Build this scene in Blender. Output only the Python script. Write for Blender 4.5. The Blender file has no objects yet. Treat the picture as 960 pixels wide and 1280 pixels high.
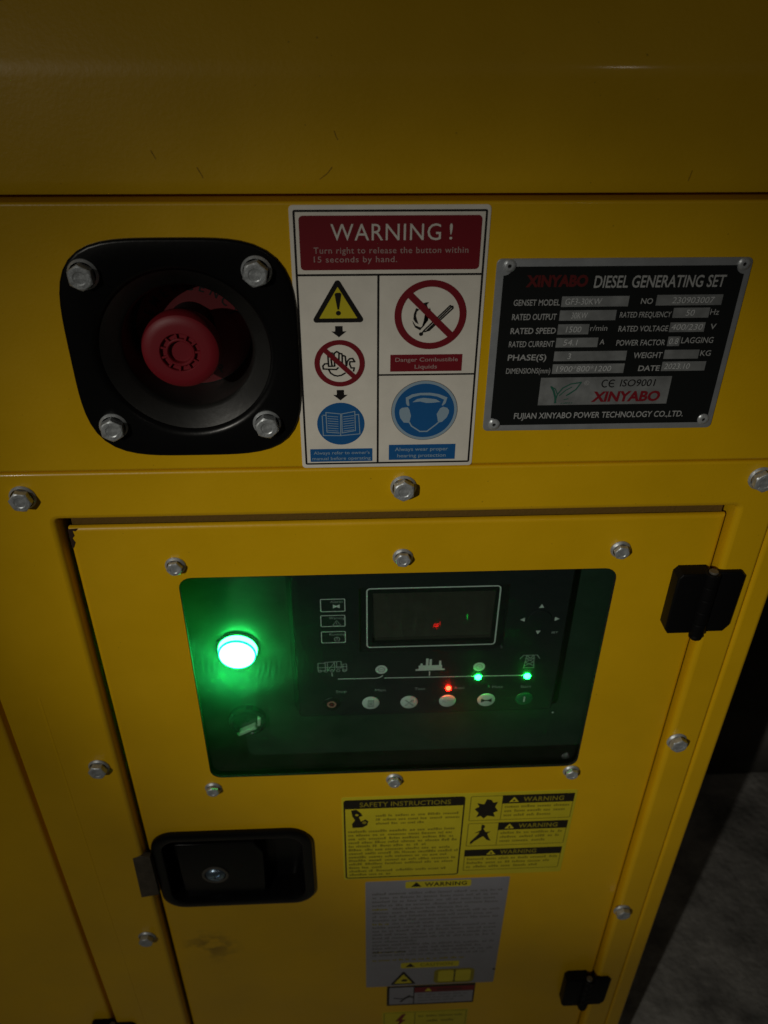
import bpy, bmesh, math, random
from mathutils import Vector, Matrix
random.seed(7)
S = bpy.context.scene
COL = S.collection
R = math.radians
GZ = 1320.0      # coordinates below, mostly taken from image pixels, are in millimetres: X right, Z up from eye level, D depth behind the front face

# ------------------------------------------------------------------ camera, world, lights, exposure
f_px, pitch, roll, yaw = 1033.54, 0.597158519, 0.00952546959, 0.0528011948
cy, sy, cp, sp, cr, sr = math.cos(yaw), math.sin(yaw), math.cos(pitch), math.sin(pitch), math.cos(roll), math.sin(roll)
fw = Vector((sy*cp, cy*cp, -sp)); rt = Vector((cy, -sy, 0)); up = rt.cross(fw)
rt2, up2 = cr*rt + sr*up, -sr*rt + cr*up
cam = bpy.data.objects.new('camera', bpy.data.cameras.new('camera')); COL.objects.link(cam)
M = Matrix((rt2, up2, -fw)).transposed().to_4x4(); M.translation = Vector((0, -0.45, GZ/1000))
cam.matrix_world = M
cam.data.sensor_fit = 'AUTO'; cam.data.sensor_width = 36.0
cam.data.lens = 36.0*f_px/1280.0
cam.data.clip_start = 0.02; cam.data.clip_end = 100
cam.data.dof.use_dof = True; cam.data.dof.focus_distance = 0.53; cam.data.dof.aperture_fstop = 10.0
S.camera = cam

W = bpy.data.worlds.new('World'); S.world = W; W.use_nodes = True
bg = W.node_tree.nodes['Background']; bg.inputs[0].default_value = (1.0, 0.93, 0.82, 1); bg.inputs[1].default_value = 0.008

def lamp(name, kind, loc, energy, col, target=None, **kw):
    l = bpy.data.lights.new(name, kind); l.energy = energy; l.color = col
    for k, v in kw.items(): setattr(l, k, v)
    o = bpy.data.objects.new(name, l); COL.objects.link(o); o.location = loc
    if target: o.rotation_euler = (Vector(target) - Vector(loc)).to_track_quat('-Z', 'Y').to_euler()
    return o
def W3(x, d, z): return Vector((x/1000.0, d/1000.0, (z + GZ)/1000.0))
# a hand torch held to the left of the camera, and a weak bulb across the yard on the right
lamp('torch_hotspot', 'SPOT', W3(-1000, -1560, 420), 40.0, (1.0, 0.95, 0.84), W3(110, 0, -440), spot_size=R(21), spot_blend=1.0, shadow_soft_size=0.016)
lamp('torch_spill', 'SPOT', W3(-1000, -1560, 420), 17.5, (1.0, 0.95, 0.84), W3(250, 0, -980), spot_size=R(62), spot_blend=1.0, shadow_soft_size=0.016)
lamp('yard_bulb', 'POINT', W3(800, -2000, 700), 1.0, (1.0, 0.9, 0.75), shadow_soft_size=0.03)

S.view_settings.view_transform = 'Standard'; S.view_settings.look = 'None'
S.view_settings.exposure = 0.0; S.view_settings.gamma = 1.0; S.view_settings.use_curve_mapping = False
S.cycles.max_bounces = 12; S.cycles.transparent_max_bounces = 12
S.cycles.sample_clamp_indirect = 6.0
S.cycles.use_denoising = True

# ------------------------------------------------------------------ materials
MAT = {}
def mat(name, col, rough=0.5, metal=0.0, spec=0.5, bump=None, var=0.0, varscale=30, emit=None, estr=0.0, rvar=0.0, coat=0.0):
    m = bpy.data.materials.new(name); m.use_nodes = True; MAT[name] = m
    nt = m.node_tree; N, L = nt.nodes, nt.links
    b = N['Principled BSDF']
    b.inputs['Base Color'].default_value = (*col, 1); b.inputs['Roughness'].default_value = rough
    b.inputs['Metallic'].default_value = metal; b.inputs['Specular IOR Level'].default_value = spec
    b.inputs['Coat Weight'].default_value = coat; b.inputs['Coat Roughness'].default_value = 0.1
    tc = N.new('ShaderNodeTexCoord')
    if var or rvar:
        n = N.new('ShaderNodeTexNoise'); n.inputs['Scale'].default_value = varscale; n.inputs['Detail'].default_value = 5; n.inputs['Roughness'].default_value = 0.6
        L.new(tc.outputs['Object'], n.inputs['Vector'])
        if var:
            mr = N.new('ShaderNodeMapRange'); mr.inputs['From Min'].default_value = 0.3; mr.inputs['From Max'].default_value = 0.7
            mr.inputs['To Min'].default_value = 1-var; mr.inputs['To Max'].default_value = 1+var
            L.new(n.outputs['Fac'], mr.inputs['Value'])
            mx = N.new('ShaderNodeMix'); mx.data_type = 'RGBA'; mx.blend_type = 'MULTIPLY'; mx.inputs[0].default_value = 1
            mx.inputs[6].default_value = (*col, 1); L.new(mr.outputs[0], mx.inputs[7]); L.new(mx.outputs[2], b.inputs['Base Color'])
        if rvar:
            mr2 = N.new('ShaderNodeMapRange'); mr2.inputs['From Min'].default_value = 0.3; mr2.inputs['From Max'].default_value = 0.7
            mr2.inputs['To Min'].default_value = max(0.02, rough-rvar); mr2.inputs['To Max'].default_value = rough+rvar
            L.new(n.outputs['Fac'], mr2.inputs['Value']); L.new(mr2.outputs[0], b.inputs['Roughness'])
    if bump:
        prev = None
        for (sc, dist, st) in bump:
            n = N.new('ShaderNodeTexNoise'); n.inputs['Scale'].default_value = sc; n.inputs['Detail'].default_value = 2
            L.new(tc.outputs['Object'], n.inputs['Vector'])
            bp = N.new('ShaderNodeBump'); bp.inputs['Strength'].default_value = st; bp.inputs['Distance'].default_value = dist
            L.new(n.outputs['Fac'], bp.inputs['Height'])
            if prev: L.new(prev.outputs[0], bp.inputs['Normal'])
            prev = bp
        L.new(prev.outputs[0], b.inputs['Normal'])
    if emit:
        b.inputs['Emission Color'].default_value = (*emit, 1); b.inputs['Emission Strength'].default_value = estr
    return m

def yellow_paint():
    m = mat('yellow_powder_coat', (0.77, 0.455, 0.0012), 0.4, coat=0.22, bump=[(6, 0.004, 0.25), (420, 0.0003, 0.32), (1500, 0.00008, 0.3)], var=0.07, varscale=9, rvar=0.08)
    nt = m.node_tree; N, L = nt.nodes, nt.links; b = N['Principled BSDF']
    base = b.inputs['Base Color'].links[0].from_socket
    tc = [n for n in N if n.type == 'TEX_COORD'][0]
    # settled dust specks and a rubbed greasy patch below the latch
    v = N.new('ShaderNodeTexVoronoi'); v.inputs['Scale'].default_value = 120; L.new(tc.outputs['Object'], v.inputs['Vector'])
    n = N.new('ShaderNodeTexNoise'); n.inputs['Scale'].default_value = 25; L.new(tc.outputs['Object'], n.inputs['Vector'])
    a = N.new('ShaderNodeMath'); a.operation = 'MULTIPLY'; a.inputs[1].default_value = 0.16
    L.new(n.outputs['Fac'], a.inputs[0])
    lt = N.new('ShaderNodeMath'); lt.operation = 'LESS_THAN'; L.new(v.outputs['Distance'], lt.inputs[0])
    sub = N.new('ShaderNodeMath'); sub.operation = 'SUBTRACT'; sub.inputs[1].default_value = 0.045; L.new(a.outputs[0], sub.inputs[0])
    L.new(sub.outputs[0], lt.inputs[1])
    dist = N.new('ShaderNodeVectorMath'); dist.operation = 'DISTANCE'; dist.inputs[1].default_value = (-0.149, 0.008, -0.846)
    L.new(tc.outputs['Object'], dist.inputs[0])
    mr = N.new('ShaderNodeMapRange'); mr.inputs['From Min'].default_value = 0.036; mr.inputs['From Max'].default_value = 0.004; mr.inputs['To Max'].default_value = 0.6
    L.new(dist.outputs['Value'], mr.inputs['Value'])
    n2 = N.new('ShaderNodeTexNoise'); n2.inputs['Scale'].default_value = 55; n2.inputs['Detail'].default_value = 6; L.new(tc.outputs['Object'], n2.inputs['Vector'])
    mr3 = N.new('ShaderNodeMapRange'); mr3.inputs['From Min'].default_value = 0.47; mr3.inputs['From Max'].default_value = 0.6
    L.new(n2.outputs['Fac'], mr3.inputs['Value'])
    mm = N.new('ShaderNodeMath'); mm.operation = 'MULTIPLY'; L.new(mr.outputs[0], mm.inputs[0]); L.new(mr3.outputs[0], mm.inputs[1])
    ad = N.new('ShaderNodeMath'); ad.operation = 'MAXIMUM'; L.new(mm.outputs[0], ad.inputs[0])
    s2 = N.new('ShaderNodeMath'); s2.operation = 'MULTIPLY'; s2.inputs[1].default_value = 0.35; L.new(lt.outputs[0], s2.inputs[0])
    L.new(s2.outputs[0], ad.inputs[1])
    mx = N.new('ShaderNodeMix'); mx.data_type = 'RGBA'; L.new(ad.outputs[0], mx.inputs[0]); L.new(base, mx.inputs[6]); mx.inputs[7].default_value = (0.1, 0.055, 0.01, 1)
    L.new(mx.outputs[2], b.inputs['Base Color'])
    return m
Y = yellow_paint()
mat('black_gloss', (0.004, 0.004, 0.0042), 0.3, spec=0.3, bump=[(300, 0.0002, 0.3)])
mat('lit_black', (0.012, 0.012, 0.011), 0.36, spec=1.0, bump=[(300, 0.0002, 0.3)], var=0.3, varscale=60)  # same black paint as the plate, lightened to carry the lit recess wall
mat('black_plastic', (0.004, 0.004, 0.0045), 0.5, spec=0.12, bump=[(900, 0.0002, 0.5)])
mat('gap_black', (0.004, 0.003, 0.002), 0.8)
mat('shaded_flange', (0.14, 0.075, 0.006), 0.9, bump=[(400, 0.001, 0.5)])  # shade on the flange above the door, put into a brown colour
mat('dark_brown', (0.03, 0.012, 0.004), 0.8)  # dark brown for the gap backing and the chipped corner
mat('zinc', (0.5, 0.53, 0.55), 0.42, 0.5, bump=[(900, 0.0003, 0.5)], var=0.25, varscale=250, rvar=0.1)
mat('blue_zinc', (0.35, 0.48, 0.62), 0.3, 0.9, bump=[(500, 0.0003, 0.5)], var=0.2, varscale=200)
mat('key_metal', (0.7, 0.7, 0.66), 0.45, 0.2)
mat('dark_steel', (0.085, 0.07, 0.05), 0.6, 0.2, var=0.3, varscale=120)
mat('dull_steel', (0.16, 0.15, 0.13), 0.5, 0.5, var=0.2, varscale=100)
mat('red_plastic', (0.2, 0.006, 0.014), 0.5, bump=[(1200, 0.0001, 0.4)])
mat('legend_red', (0.12, 0.006, 0.01), 0.5)
mat('vinyl_white', (0.82, 0.785, 0.70), 0.45, var=0.06, varscale=60, bump=[(25, 0.001, 0.2)])
mat('print_white', (0.72, 0.69, 0.63), 0.45)
mat('print_pink', (0.42, 0.3, 0.28), 0.45)
mat('print_black', (0.008, 0.007, 0.007), 0.45)
mat('print_red', (0.2, 0.008, 0.016), 0.45)
mat('print_blue', (0.01, 0.11, 0.33), 0.45)
mat('print_skyblue', (0.3, 0.42, 0.52), 0.45)
mat('print_yellow', (0.62, 0.53, 0.02), 0.45)
mat('aluminium', (0.34, 0.36, 0.38), 0.42, 0.35, bump=[(700, 0.0002, 0.3)], var=0.12, varscale=80)
mat('plate_black', (0.008, 0.0095, 0.0095), 0.4)
mat('plate_red', (0.1, 0.008, 0.008), 0.5)
mat('plate_grey', (0.29, 0.305, 0.31), 0.45, 0.4, var=0.22, varscale=70, rvar=0.12)
mat('plate_text', (0.38, 0.39, 0.39), 0.5)
mat('plate_stamp', (0.55, 0.57, 0.58), 0.5)
mat('logo_green', (0.02, 0.11, 0.075), 0.5)
mat('label_yellow', (0.66, 0.56, 0.02), 0.42, var=0.05, varscale=60)
mat('label_olive', (0.3, 0.25, 0.014), 0.45)
mat('scuff', (0.24, 0.13, 0.008), 0.6)
mat('label_dark', (0.016, 0.013, 0.008), 0.45)
mat('label_grey', (0.3, 0.3, 0.335), 0.45, var=0.05, varscale=60)
mat('label_greytext', (0.2, 0.195, 0.2), 0.45)
mat('mount_glow_tint', (0.026, 0.05, 0.034), 0.4, bump=[(500, 0.0002, 0.3)], var=0.15, varscale=40)  # lamp's green put into the panel colour, keeps red out of its glow
mat('module_black', (0.02, 0.023, 0.025), 0.34, bump=[(1500, 0.0001, 0.3)])
mat('module_side', (0.015, 0.018, 0.018), 0.16)
mat('module_pit', (0.008, 0.01, 0.01), 0.5)
m = mat('lcd', (0.05, 0.045, 0.035), 0.03, bump=[(45, 0.003, 0.5)]); m.node_tree.nodes['Principled BSDF'].inputs['IOR'].default_value = 2.0
_t = m.node_tree; _n = [q for q in _t.nodes if q.type == 'TEX_NOISE'][0]; _m = _t.nodes.new('ShaderNodeMapping'); _m.inputs['Scale'].default_value = (1.5, 1, 0.3); _m.inputs['Location'].default_value = (0.3, 0, 0.3); _t.links.new([q for q in _t.nodes if q.type == 'TEX_COORD'][0].outputs['Object'], _m.inputs['Vector']); _t.links.new(_m.outputs[0], _n.inputs['Vector'])
mat('module_print', (0.78, 0.8, 0.78), 0.5)
mat('module_faint', (0.4, 0.42, 0.41), 0.5)
mat('stop_ring', (0.5, 0.2, 0.17), 0.5)
mat('green_key', (0.02, 0.12, 0.06), 0.5)
mat('lens_core', (0.2, 0.9, 0.4), 0.2, emit=(0.022, 1.0, 0.17), estr=85)
mat('lens_side', (0.05, 0.7, 0.25), 0.15, emit=(0.028, 1.0, 0.15), estr=46)
mat('lens_rim', (0.02, 0.4, 0.15), 0.12, emit=(0.0, 0.8, 1.0), estr=0.9)
mat('led_green', (0.05, 0.7, 0.2), 0.2, emit=(0.004, 1.0, 0.06), estr=130)
mat('led_red', (0.7, 0.1, 0.02), 0.2, emit=(1.0, 0.004, 0.0015), estr=150)
mat('led_off', (0.1, 0.2, 0.14), 0.2)
mat('concrete', (0.52, 0.505, 0.47), 0.85, bump=[(14, 0.005, 0.4), (90, 0.003, 0.7)], var=0.6, varscale=11)
mat('wall_dirty', (0.1, 0.095, 0.085), 0.85, bump=[(25, 0.01, 0.5)], var=0.3, varscale=6)
mat('skid_black', (0.012, 0.011, 0.011), 0.5)

def acrylic():
    m = bpy.data.materials.new('dusty_acrylic'); m.use_nodes = True; MAT['dusty_acrylic'] = m
    N, L = m.node_tree.nodes, m.node_tree.links; N.clear()
    out = N.new('ShaderNodeOutputMaterial'); tr = N.new('ShaderNodeBsdfTransparent'); tr.inputs[0].default_value = (0.86, 0.93, 0.91, 1)
    gl = N.new('ShaderNodeBsdfGlossy'); gl.inputs['Roughness'].default_value = 0.015
    tl = N.new('ShaderNodeBsdfTranslucent'); tl.inputs[0].default_value = (0.8, 0.85, 0.85, 1)
    df = N.new('ShaderNodeBsdfDiffuse'); df.inputs[0].default_value = (0.5, 0.52, 0.52, 1)
    a = N.new('ShaderNodeMixShader'); a.inputs[0].default_value = 0.03; L.new(tl.outputs[0], a.inputs[1]); L.new(df.outputs[0], a.inputs[2])
    tc = N.new('ShaderNodeTexCoord')
    n = N.new('ShaderNodeTexNoise'); n.inputs['Scale'].default_value = 26; n.inputs['Detail'].default_value = 7; n.inputs['Roughness'].default_value = 0.7
    L.new(tc.outputs['Object'], n.inputs['Vector'])
    # wipe marks: fine arcs
    mp = N.new('ShaderNodeMapping'); mp.inputs['Location'].default_value = (0.09, 0, 0.455); L.new(tc.outputs['Object'], mp.inputs['Vector'])
    wv = N.new('ShaderNodeTexWave'); wv.wave_type = 'RINGS'; wv.rings_direction = 'Y'; wv.inputs['Scale'].default_value = 75; wv.inputs['Distortion'].default_value = 5; wv.inputs['Detail'].default_value = 3; wv.inputs['Detail Scale'].default_value = 1.2
    L.new(mp.outputs[0], wv.inputs['Vector'])
    v = N.new('ShaderNodeTexVoronoi'); v.inputs['Scale'].default_value = 260; L.new(tc.outputs['Object'], v.inputs['Vector'])
    vl = N.new('ShaderNodeMath'); vl.operation = 'LESS_THAN'; vl.inputs[1].default_value = 0.13; L.new(v.outputs['Distance'], vl.inputs[0])
    m1 = N.new('ShaderNodeMapRange'); m1.inputs['From Min'].default_value = 0.36; m1.inputs['From Max'].default_value = 0.72; m1.inputs['To Min'].default_value = 0.0; m1.inputs['To Max'].default_value = 0.05
    L.new(n.outputs['Fac'], m1.inputs['Value'])
    m2 = N.new('ShaderNodeMath'); m2.operation = 'MULTIPLY_ADD'; m2.inputs[1].default_value = 0.03; L.new(wv.outputs['Fac'], m2.inputs[0]); L.new(m1.outputs[0], m2.inputs[2])
    m3 = N.new('ShaderNodeMath'); m3.operation = 'MULTIPLY_ADD'; m3.inputs[1].default_value = 0.22; L.new(vl.outputs[0], m3.inputs[0]); L.new(m2.outputs[0], m3.inputs[2])
    # dust thickened round the lamp to shape its green haze, thinner elsewhere
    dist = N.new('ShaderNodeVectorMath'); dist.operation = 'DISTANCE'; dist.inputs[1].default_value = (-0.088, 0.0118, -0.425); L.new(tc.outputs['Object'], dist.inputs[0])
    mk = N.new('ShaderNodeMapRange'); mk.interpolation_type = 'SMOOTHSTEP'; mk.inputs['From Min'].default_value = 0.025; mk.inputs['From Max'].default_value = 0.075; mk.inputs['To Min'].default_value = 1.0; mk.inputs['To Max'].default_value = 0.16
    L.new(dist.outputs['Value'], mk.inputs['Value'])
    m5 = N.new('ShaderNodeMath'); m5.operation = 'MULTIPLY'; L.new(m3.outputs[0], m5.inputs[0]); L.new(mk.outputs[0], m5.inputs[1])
    mx = N.new('ShaderNodeMixShader'); L.new(m5.outputs[0], mx.inputs[0]); L.new(tr.outputs[0], mx.inputs[1]); L.new(a.outputs[0], mx.inputs[2])
    lw = N.new('ShaderNodeLayerWeight'); lw.inputs['Blend'].default_value = 0.5
    pw = N.new('ShaderNodeMath'); pw.operation = 'POWER'; pw.inputs[1].default_value = 5; L.new(lw.outputs['Facing'], pw.inputs[0])
    fr = N.new('ShaderNodeMath'); fr.operation = 'MULTIPLY_ADD'; fr.inputs[1].default_value = 0.96; fr.inputs[2].default_value = 0.04; L.new(pw.outputs[0], fr.inputs[0])
    m4 = N.new('ShaderNodeMixShader'); L.new(fr.outputs[0], m4.inputs[0]); L.new(mx.outputs[0], m4.inputs[1]); L.new(gl.outputs[0], m4.inputs[2])
    L.new(m4.outputs[0], out.inputs[0])
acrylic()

# ------------------------------------------------------------------ mesh helpers
class MB:
    """collects faces (mm: X, D, Z) with materials, then links them as one mesh object"""
    def __init__(s): s.v = []; s.f = []; s.m = []; s.slots = []
    def slot(s, m):
        m = MAT[m] if isinstance(m, str) else m
        if m not in s.slots: s.slots.append(m)
        return s.slots.index(m)
    def add(s, verts, faces, m):
        o = len(s.v); k = s.slot(m); s.v += [tuple(p) for p in verts]
        for f in faces: s.f.append(tuple(i+o for i in f)); s.m.append(k)
    def loops(s, loops, m, close=True, cap0=False, cap1=False):
        n = len(loops[0]); vs = [p for l in loops for p in l]; fs = []
        for a in range(len(loops)-1):
            for i in range(n if close else n-1):
                j = (i+1) % n; fs.append((a*n+i, a*n+j, (a+1)*n+j, (a+1)*n+i))
        if cap0: fs.append(tuple(range(n))[::-1])
        if cap1: fs.append(tuple((len(loops)-1)*n+i for i in range(n)))
        s.add(vs, fs, m)
    def box(s, x0, x1, d0, d1, z0, z1, m, bev=0.0):
        if bev <= 0:
            l = lambda d: [(x0,d,z0),(x1,d,z0),(x1,d,z1),(x0,d,z1)]
            s.loops([l(d0), l(d1)], m, cap0=True, cap1=True)
        else:
            s.slab(rrect(x0, x1, z0, z1, bev*1.2, 3), d0, d1, m, bev)
    def slab(s, out, d0, d1, m, bev=0.6, seg=3, back=True):
        """outline (list of x,z, counter-clockwise) extruded d0 (front) .. d1, front edge rounded"""
        ls = []
        for k in range(seg+1):
            t = k/seg*math.pi/2
            ls.append([(x, d0+bev*(1-math.sin(t)), z) for x, z in inset(out, bev*(1-math.cos(t)))])
        ls.reverse()
        s.loops(ls + [[(x, d1, z) for x, z in out]], m, cap0=True, cap1=back)
    def flat(s, pts, d, m): s.add([(x, d, z) for x, z in pts], [tuple(range(len(pts)))], m)
    def lathe(s, prof, cx, cz, m, n=40, cap0=False, cap1=False):
        """profile of (radius, depth) turned about the axis along D"""
        ls = [[(cx+r*math.cos(2*math.pi*i/n), d, cz+r*math.sin(2*math.pi*i/n)) for i in range(n)] for r, d in prof]
        s.loops(ls, m, cap0=cap0, cap1=cap1)
    def mesh2d(s, me, d, m, k=1.0):
        s.add([(v.co.x*k, d, v.co.y*k) for v in me.vertices], [tuple(p.vertices) for p in me.polygons], m)
    def build(s, name, parent=None, label=None, smooth=35, origin=(0, 0, 0), k=None):
        me = bpy.data.meshes.new(name)
        ox, od, oz = origin
        me.from_pydata([((x-ox)/1000, (d-od)/1000, (z-oz)/1000) for x, d, z in s.v], [], s.f)
        for m in s.slots: me.materials.append(m)
        for p, mi in zip(me.polygons, s.m): p.material_index = mi; p.use_smooth = True
        me.update()
        if smooth: me.set_sharp_from_angle(angle=R(smooth))
        o = bpy.data.objects.new(name, me); COL.objects.link(o)
        o.location = W3(*origin) if origin != (0, 0, 0) else Vector((0, 0, GZ/1000))
        if parent is not None:
            o.parent = parent; o.location = o.location - abs_loc(parent)
        if label: o['label'] = label
        return o
def abs_loc(o):
    l = o.location.copy()
    while o.parent: o = o.parent; l += o.location
    return l
def empty(name, loc=(0, 0, -GZ), parent=None, label=None):
    o = bpy.data.objects.new(name, None); COL.objects.link(o); o.empty_display_size = 0.02
    o.location = W3(*loc)
    if parent is not None: o.parent = parent; o.location = o.location - abs_loc(parent)
    if label: o['label'] = label
    return o
def rrect(x0, x1, z0, z1, r, n=5):
    r = max(r, 0.001); P = []
    for cx, cz, a in ((x1-r, z0+r, -90), (x1-r, z1-r, 0), (x0+r, z1-r, 90), (x0+r, z0+r, 180)):
        for i in range(n+1):
            t = R(a+90*i/n); P.append((cx+r*math.cos(t), cz+r*math.sin(t)))
    return P
def inset(P, t):
    if abs(t) < 1e-9: return list(P)
    n = len(P); out = []
    for i in range(n):
        ax, az = P[i-1]; bx, bz = P[i]; cx, cz = P[(i+1) % n]
        e1 = Vector((bx-ax, bz-az)); e2 = Vector((cx-bx, cz-bz))
        if e1.length < 1e-6: e1 = e2.copy()
        if e2.length < 1e-6: e2 = e1.copy()
        e1.normalize(); e2.normalize()
        n1 = Vector((-e1.y, e1.x)); n2 = Vector((-e2.y, e2.x)); nn = n1+n2
        nn = nn.normalized() if nn.length > 1e-6 else n1
        c = max(0.35, nn.dot(n1)); out.append((bx+nn.x*t/c, bz+nn.y*t/c))
    return out
def curve_mesh(outlines, extrude=0):
    cu = bpy.data.curves.new('tmp', 'CURVE'); cu.dimensions = '2D'; cu.fill_mode = 'BOTH'
    for P in outlines:
        sp_ = cu.splines.new('POLY'); sp_.points.add(len(P)-1); sp_.use_cyclic_u = True
        for q, (x, z) in zip(sp_.points, P): q.co = (x, z, 0, 1)
    o = bpy.data.objects.new('tmp', cu); me = bpy.data.meshes.new_from_object(o)
    bpy.data.objects.remove(o); bpy.data.curves.remove(cu)
    return me
def text_mesh(t, bold=0.0, shear=0.0, space=1.0):
    cu = bpy.data.curves.new('tmp', 'FONT'); cu.body = t; cu.size = 1; cu.offset = bold; cu.shear = shear; cu.space_character = space
    cu.resolution_u = 3; cu.fill_mode = 'FRONT'
    o = bpy.data.objects.new('tmp', cu); me = bpy.data.meshes.new_from_object(o)
    bpy.data.objects.remove(o); bpy.data.curves.remove(cu)
    return me
_caps = {}
def cap_h(bold):
    if bold not in _caps:
        me = text_mesh('H', bold); ys = [v.co.y for v in me.vertices]; _caps[bold] = (min(ys), max(ys))
    return _caps[bold]
class Print(MB):
    """flat print laid in thin layers on a sheet at depth d0; k scales millimetres taken from image pixels about the camera to that depth"""
    def __init__(s, d0, k=1.0): super().__init__(); s.d0 = d0; s.k = k
    def D(s, layer): return s.d0 - 0.10*layer
    def P(s, pts, m, layer=1): s.flat([(x*s.k, z*s.k) for x, z in pts], s.D(layer), m)
    def rect(s, x0, x1, z0, z1, m, layer=1, r=0.0):
        s.P(rrect(x0, x1, z0, z1, r, 4) if r else [(x0, z0), (x1, z0), (x1, z1), (x0, z1)], m, layer)
    def rframe(s, x0, x1, z0, z1, w, m, layer=1, r=0.0):
        a = rrect(x0, x1, z0, z1, max(r, w*1.01), 4); b = rrect(x0+w, x1-w, z0+w, z1-w, max(r-w, 0.01), 4)
        s.loops([[(x*s.k, s.D(layer), z*s.k) for x, z in q] for q in (a, b)], m)
    def disc(s, cx, cz, r, m, layer=1, n=40, rz=None):
        s.P([(cx+r*math.cos(2*math.pi*i/n), cz+(rz or r)*math.sin(2*math.pi*i/n)) for i in range(n)], m, layer)
    def ring(s, cx, cz, r0, r1, m, layer=1, n=48):
        s.loops([[((cx+r*math.cos(2*math.pi*i/n))*s.k, s.D(layer), (cz+r*math.sin(2*math.pi*i/n))*s.k) for i in range(n)] for r in (r0, r1)], m)
    def stroke(s, pts, w, m, layer=1, closed=False):
        if closed: pts = list(pts)+[pts[0]]
        for (ax, az), (bx, bz) in zip(pts, pts[1:]):
            L = math.hypot(bx-ax, bz-az) or 1; nx, nz = -(bz-az)/L*w/2, (bx-ax)/L*w/2
            ex, ez = (bx-ax)/L*w*0.3, (bz-az)/L*w*0.3
            s.P([(ax+nx-ex, az+nz-ez), (ax-nx-ex, az-nz-ez), (bx-nx+ex, bz-nz+ez), (bx+nx+ex, bz+nz+ez)], m, layer)
            layer += 0.004
    def text(s, t, x0, x1, zb, h, m, layer=2, bold=0.0, shear=0.0, space=1.0):
        """text stretched to span x0..x1 with capitals of height h on the baseline zb"""
        me = text_mesh(t, bold, shear, space); b0, b1 = cap_h(bold)
        xs = [v.co.x for v in me.vertices]; a, b = min(xs), max(xs); sx = (x1-x0)/(b-a); sz = h/(b1-b0)
        s.add([((x0+(v.co.x-a)*sx)*s.k, s.D(layer), (zb+(v.co.y-b0)*sz)*s.k) for v in me.vertices], [tuple(p.vertices) for p in me.polygons], m)
        bpy.data.meshes.remove(me)
    def words(s, x0, x1, z0, h, m, layer=2, fill=1.0):
        """one line of print too small to read: runs of letter-sized ticks"""
        x = x0; end = x0+(x1-x0)*fill
        while x < end-h*0.8:
            w = min(random.choice((2.0, 3.0, 4.2, 5.5, 7.0))*h*0.62, end-x); q = x
            while q < x+w-0.2*h:
                lw = h*random.uniform(0.3, 0.6); hh = h*random.choice((0.66, 0.66, 0.7, 0.98))
                s.P([(q, z0), (min(q+lw, x+w), z0), (min(q+lw, x+w), z0+hh), (q, z0+hh)], m, layer); q += lw+h*0.13
            x += w+h*0.62
def panel(mb, out, holes, d0, m, r_out=2.5, r_hole=0.6, back=20.0, seg=4, hback=None, hmat=None):
    """sheet with rounded folded edges: out/holes = (x0,x1,z0,z1,radius[,fold])"""
    fo = rrect(out[0]+r_out, out[1]-r_out, out[2]+r_out, out[3]-r_out, max(out[4]-r_out, 0.01))
    fh = []
    rims = [(out, 1, r_out)]
    for h in holes:
        r = h[5] if len(h) > 5 else r_hole
        fh.append(rrect(h[0]-r, h[1]+r, h[2]-r, h[3]+r, h[4]+r)); rims.append((h, -1, r))
    me = curve_mesh([fo]+fh); mb.mesh2d(me, d0, m); bpy.data.meshes.remove(me)
    for h, sg, r in rims:
        ls = []
        for k in range(seg+1):
            t = k/seg*math.pi/2; i = r*(1-math.sin(t))*sg
            ls.append([(x, d0+r*(1-math.cos(t)), z) for x, z in rrect(h[0]+i, h[1]-i, h[2]+i, h[3]-i, max(h[4]-i, 0.01))])
        ls.append([(x, d0+(back if sg > 0 or hback is None else hback), z) for x, z in rrect(h[0], h[1], h[2], h[3], h[4])])
        mb.loops(ls, m if sg > 0 or hmat is None else hmat)

# ------------------------------------------------------------------ the setting
mb = MB(); mb.box(-4000, 4000, -4000, 4000, -GZ-60, -GZ, 'concrete'); o = mb.build('floor', smooth=0); o['kind'] = 'structure'
mb = MB(); mb.box(-4000, 4000, 1150, 1300, -GZ, 1300, 'wall_dirty'); o = mb.build('wall', smooth=0); o['kind'] = 'structure'

mb = MB(); mb.box(330, 4000, 560, 1149, -GZ, -1150, 'wall_dirty'); o = mb.build('added_dark_block', smooth=0); o['kind'] = 'structure'  # invented low block, added to make the far floor dark

# ------------------------------------------------------------------ the generator
G = empty('generator_cabinet')
G['label'] = 'yellow steel generator cabinet with control door, warning stickers and emergency stop'
G['category'] = 'generator'
XL, XR = -900, 306
K8 = 458/450.0           # scales labels about the camera: door face lies 8 mm behind the frame face

# carcass and skid
mb = MB(); mb.box(XL+6, XR-9, 70, 800, -1236, -40, 'gap_black'); mb.build('carcass', G)
mb = MB(); mb.box(XL, XR-4, 14, 806, -GZ, -1242, 'skid_black', 3); mb.build('skid', G, 'black steel skid under the cabinet')
mb = MB(); mb.slab(rrect(XR-9.5, XR-2, -1238, -110, 1), 12, 800, Y, 0.8); mb.build('side_panel', G)

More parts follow.
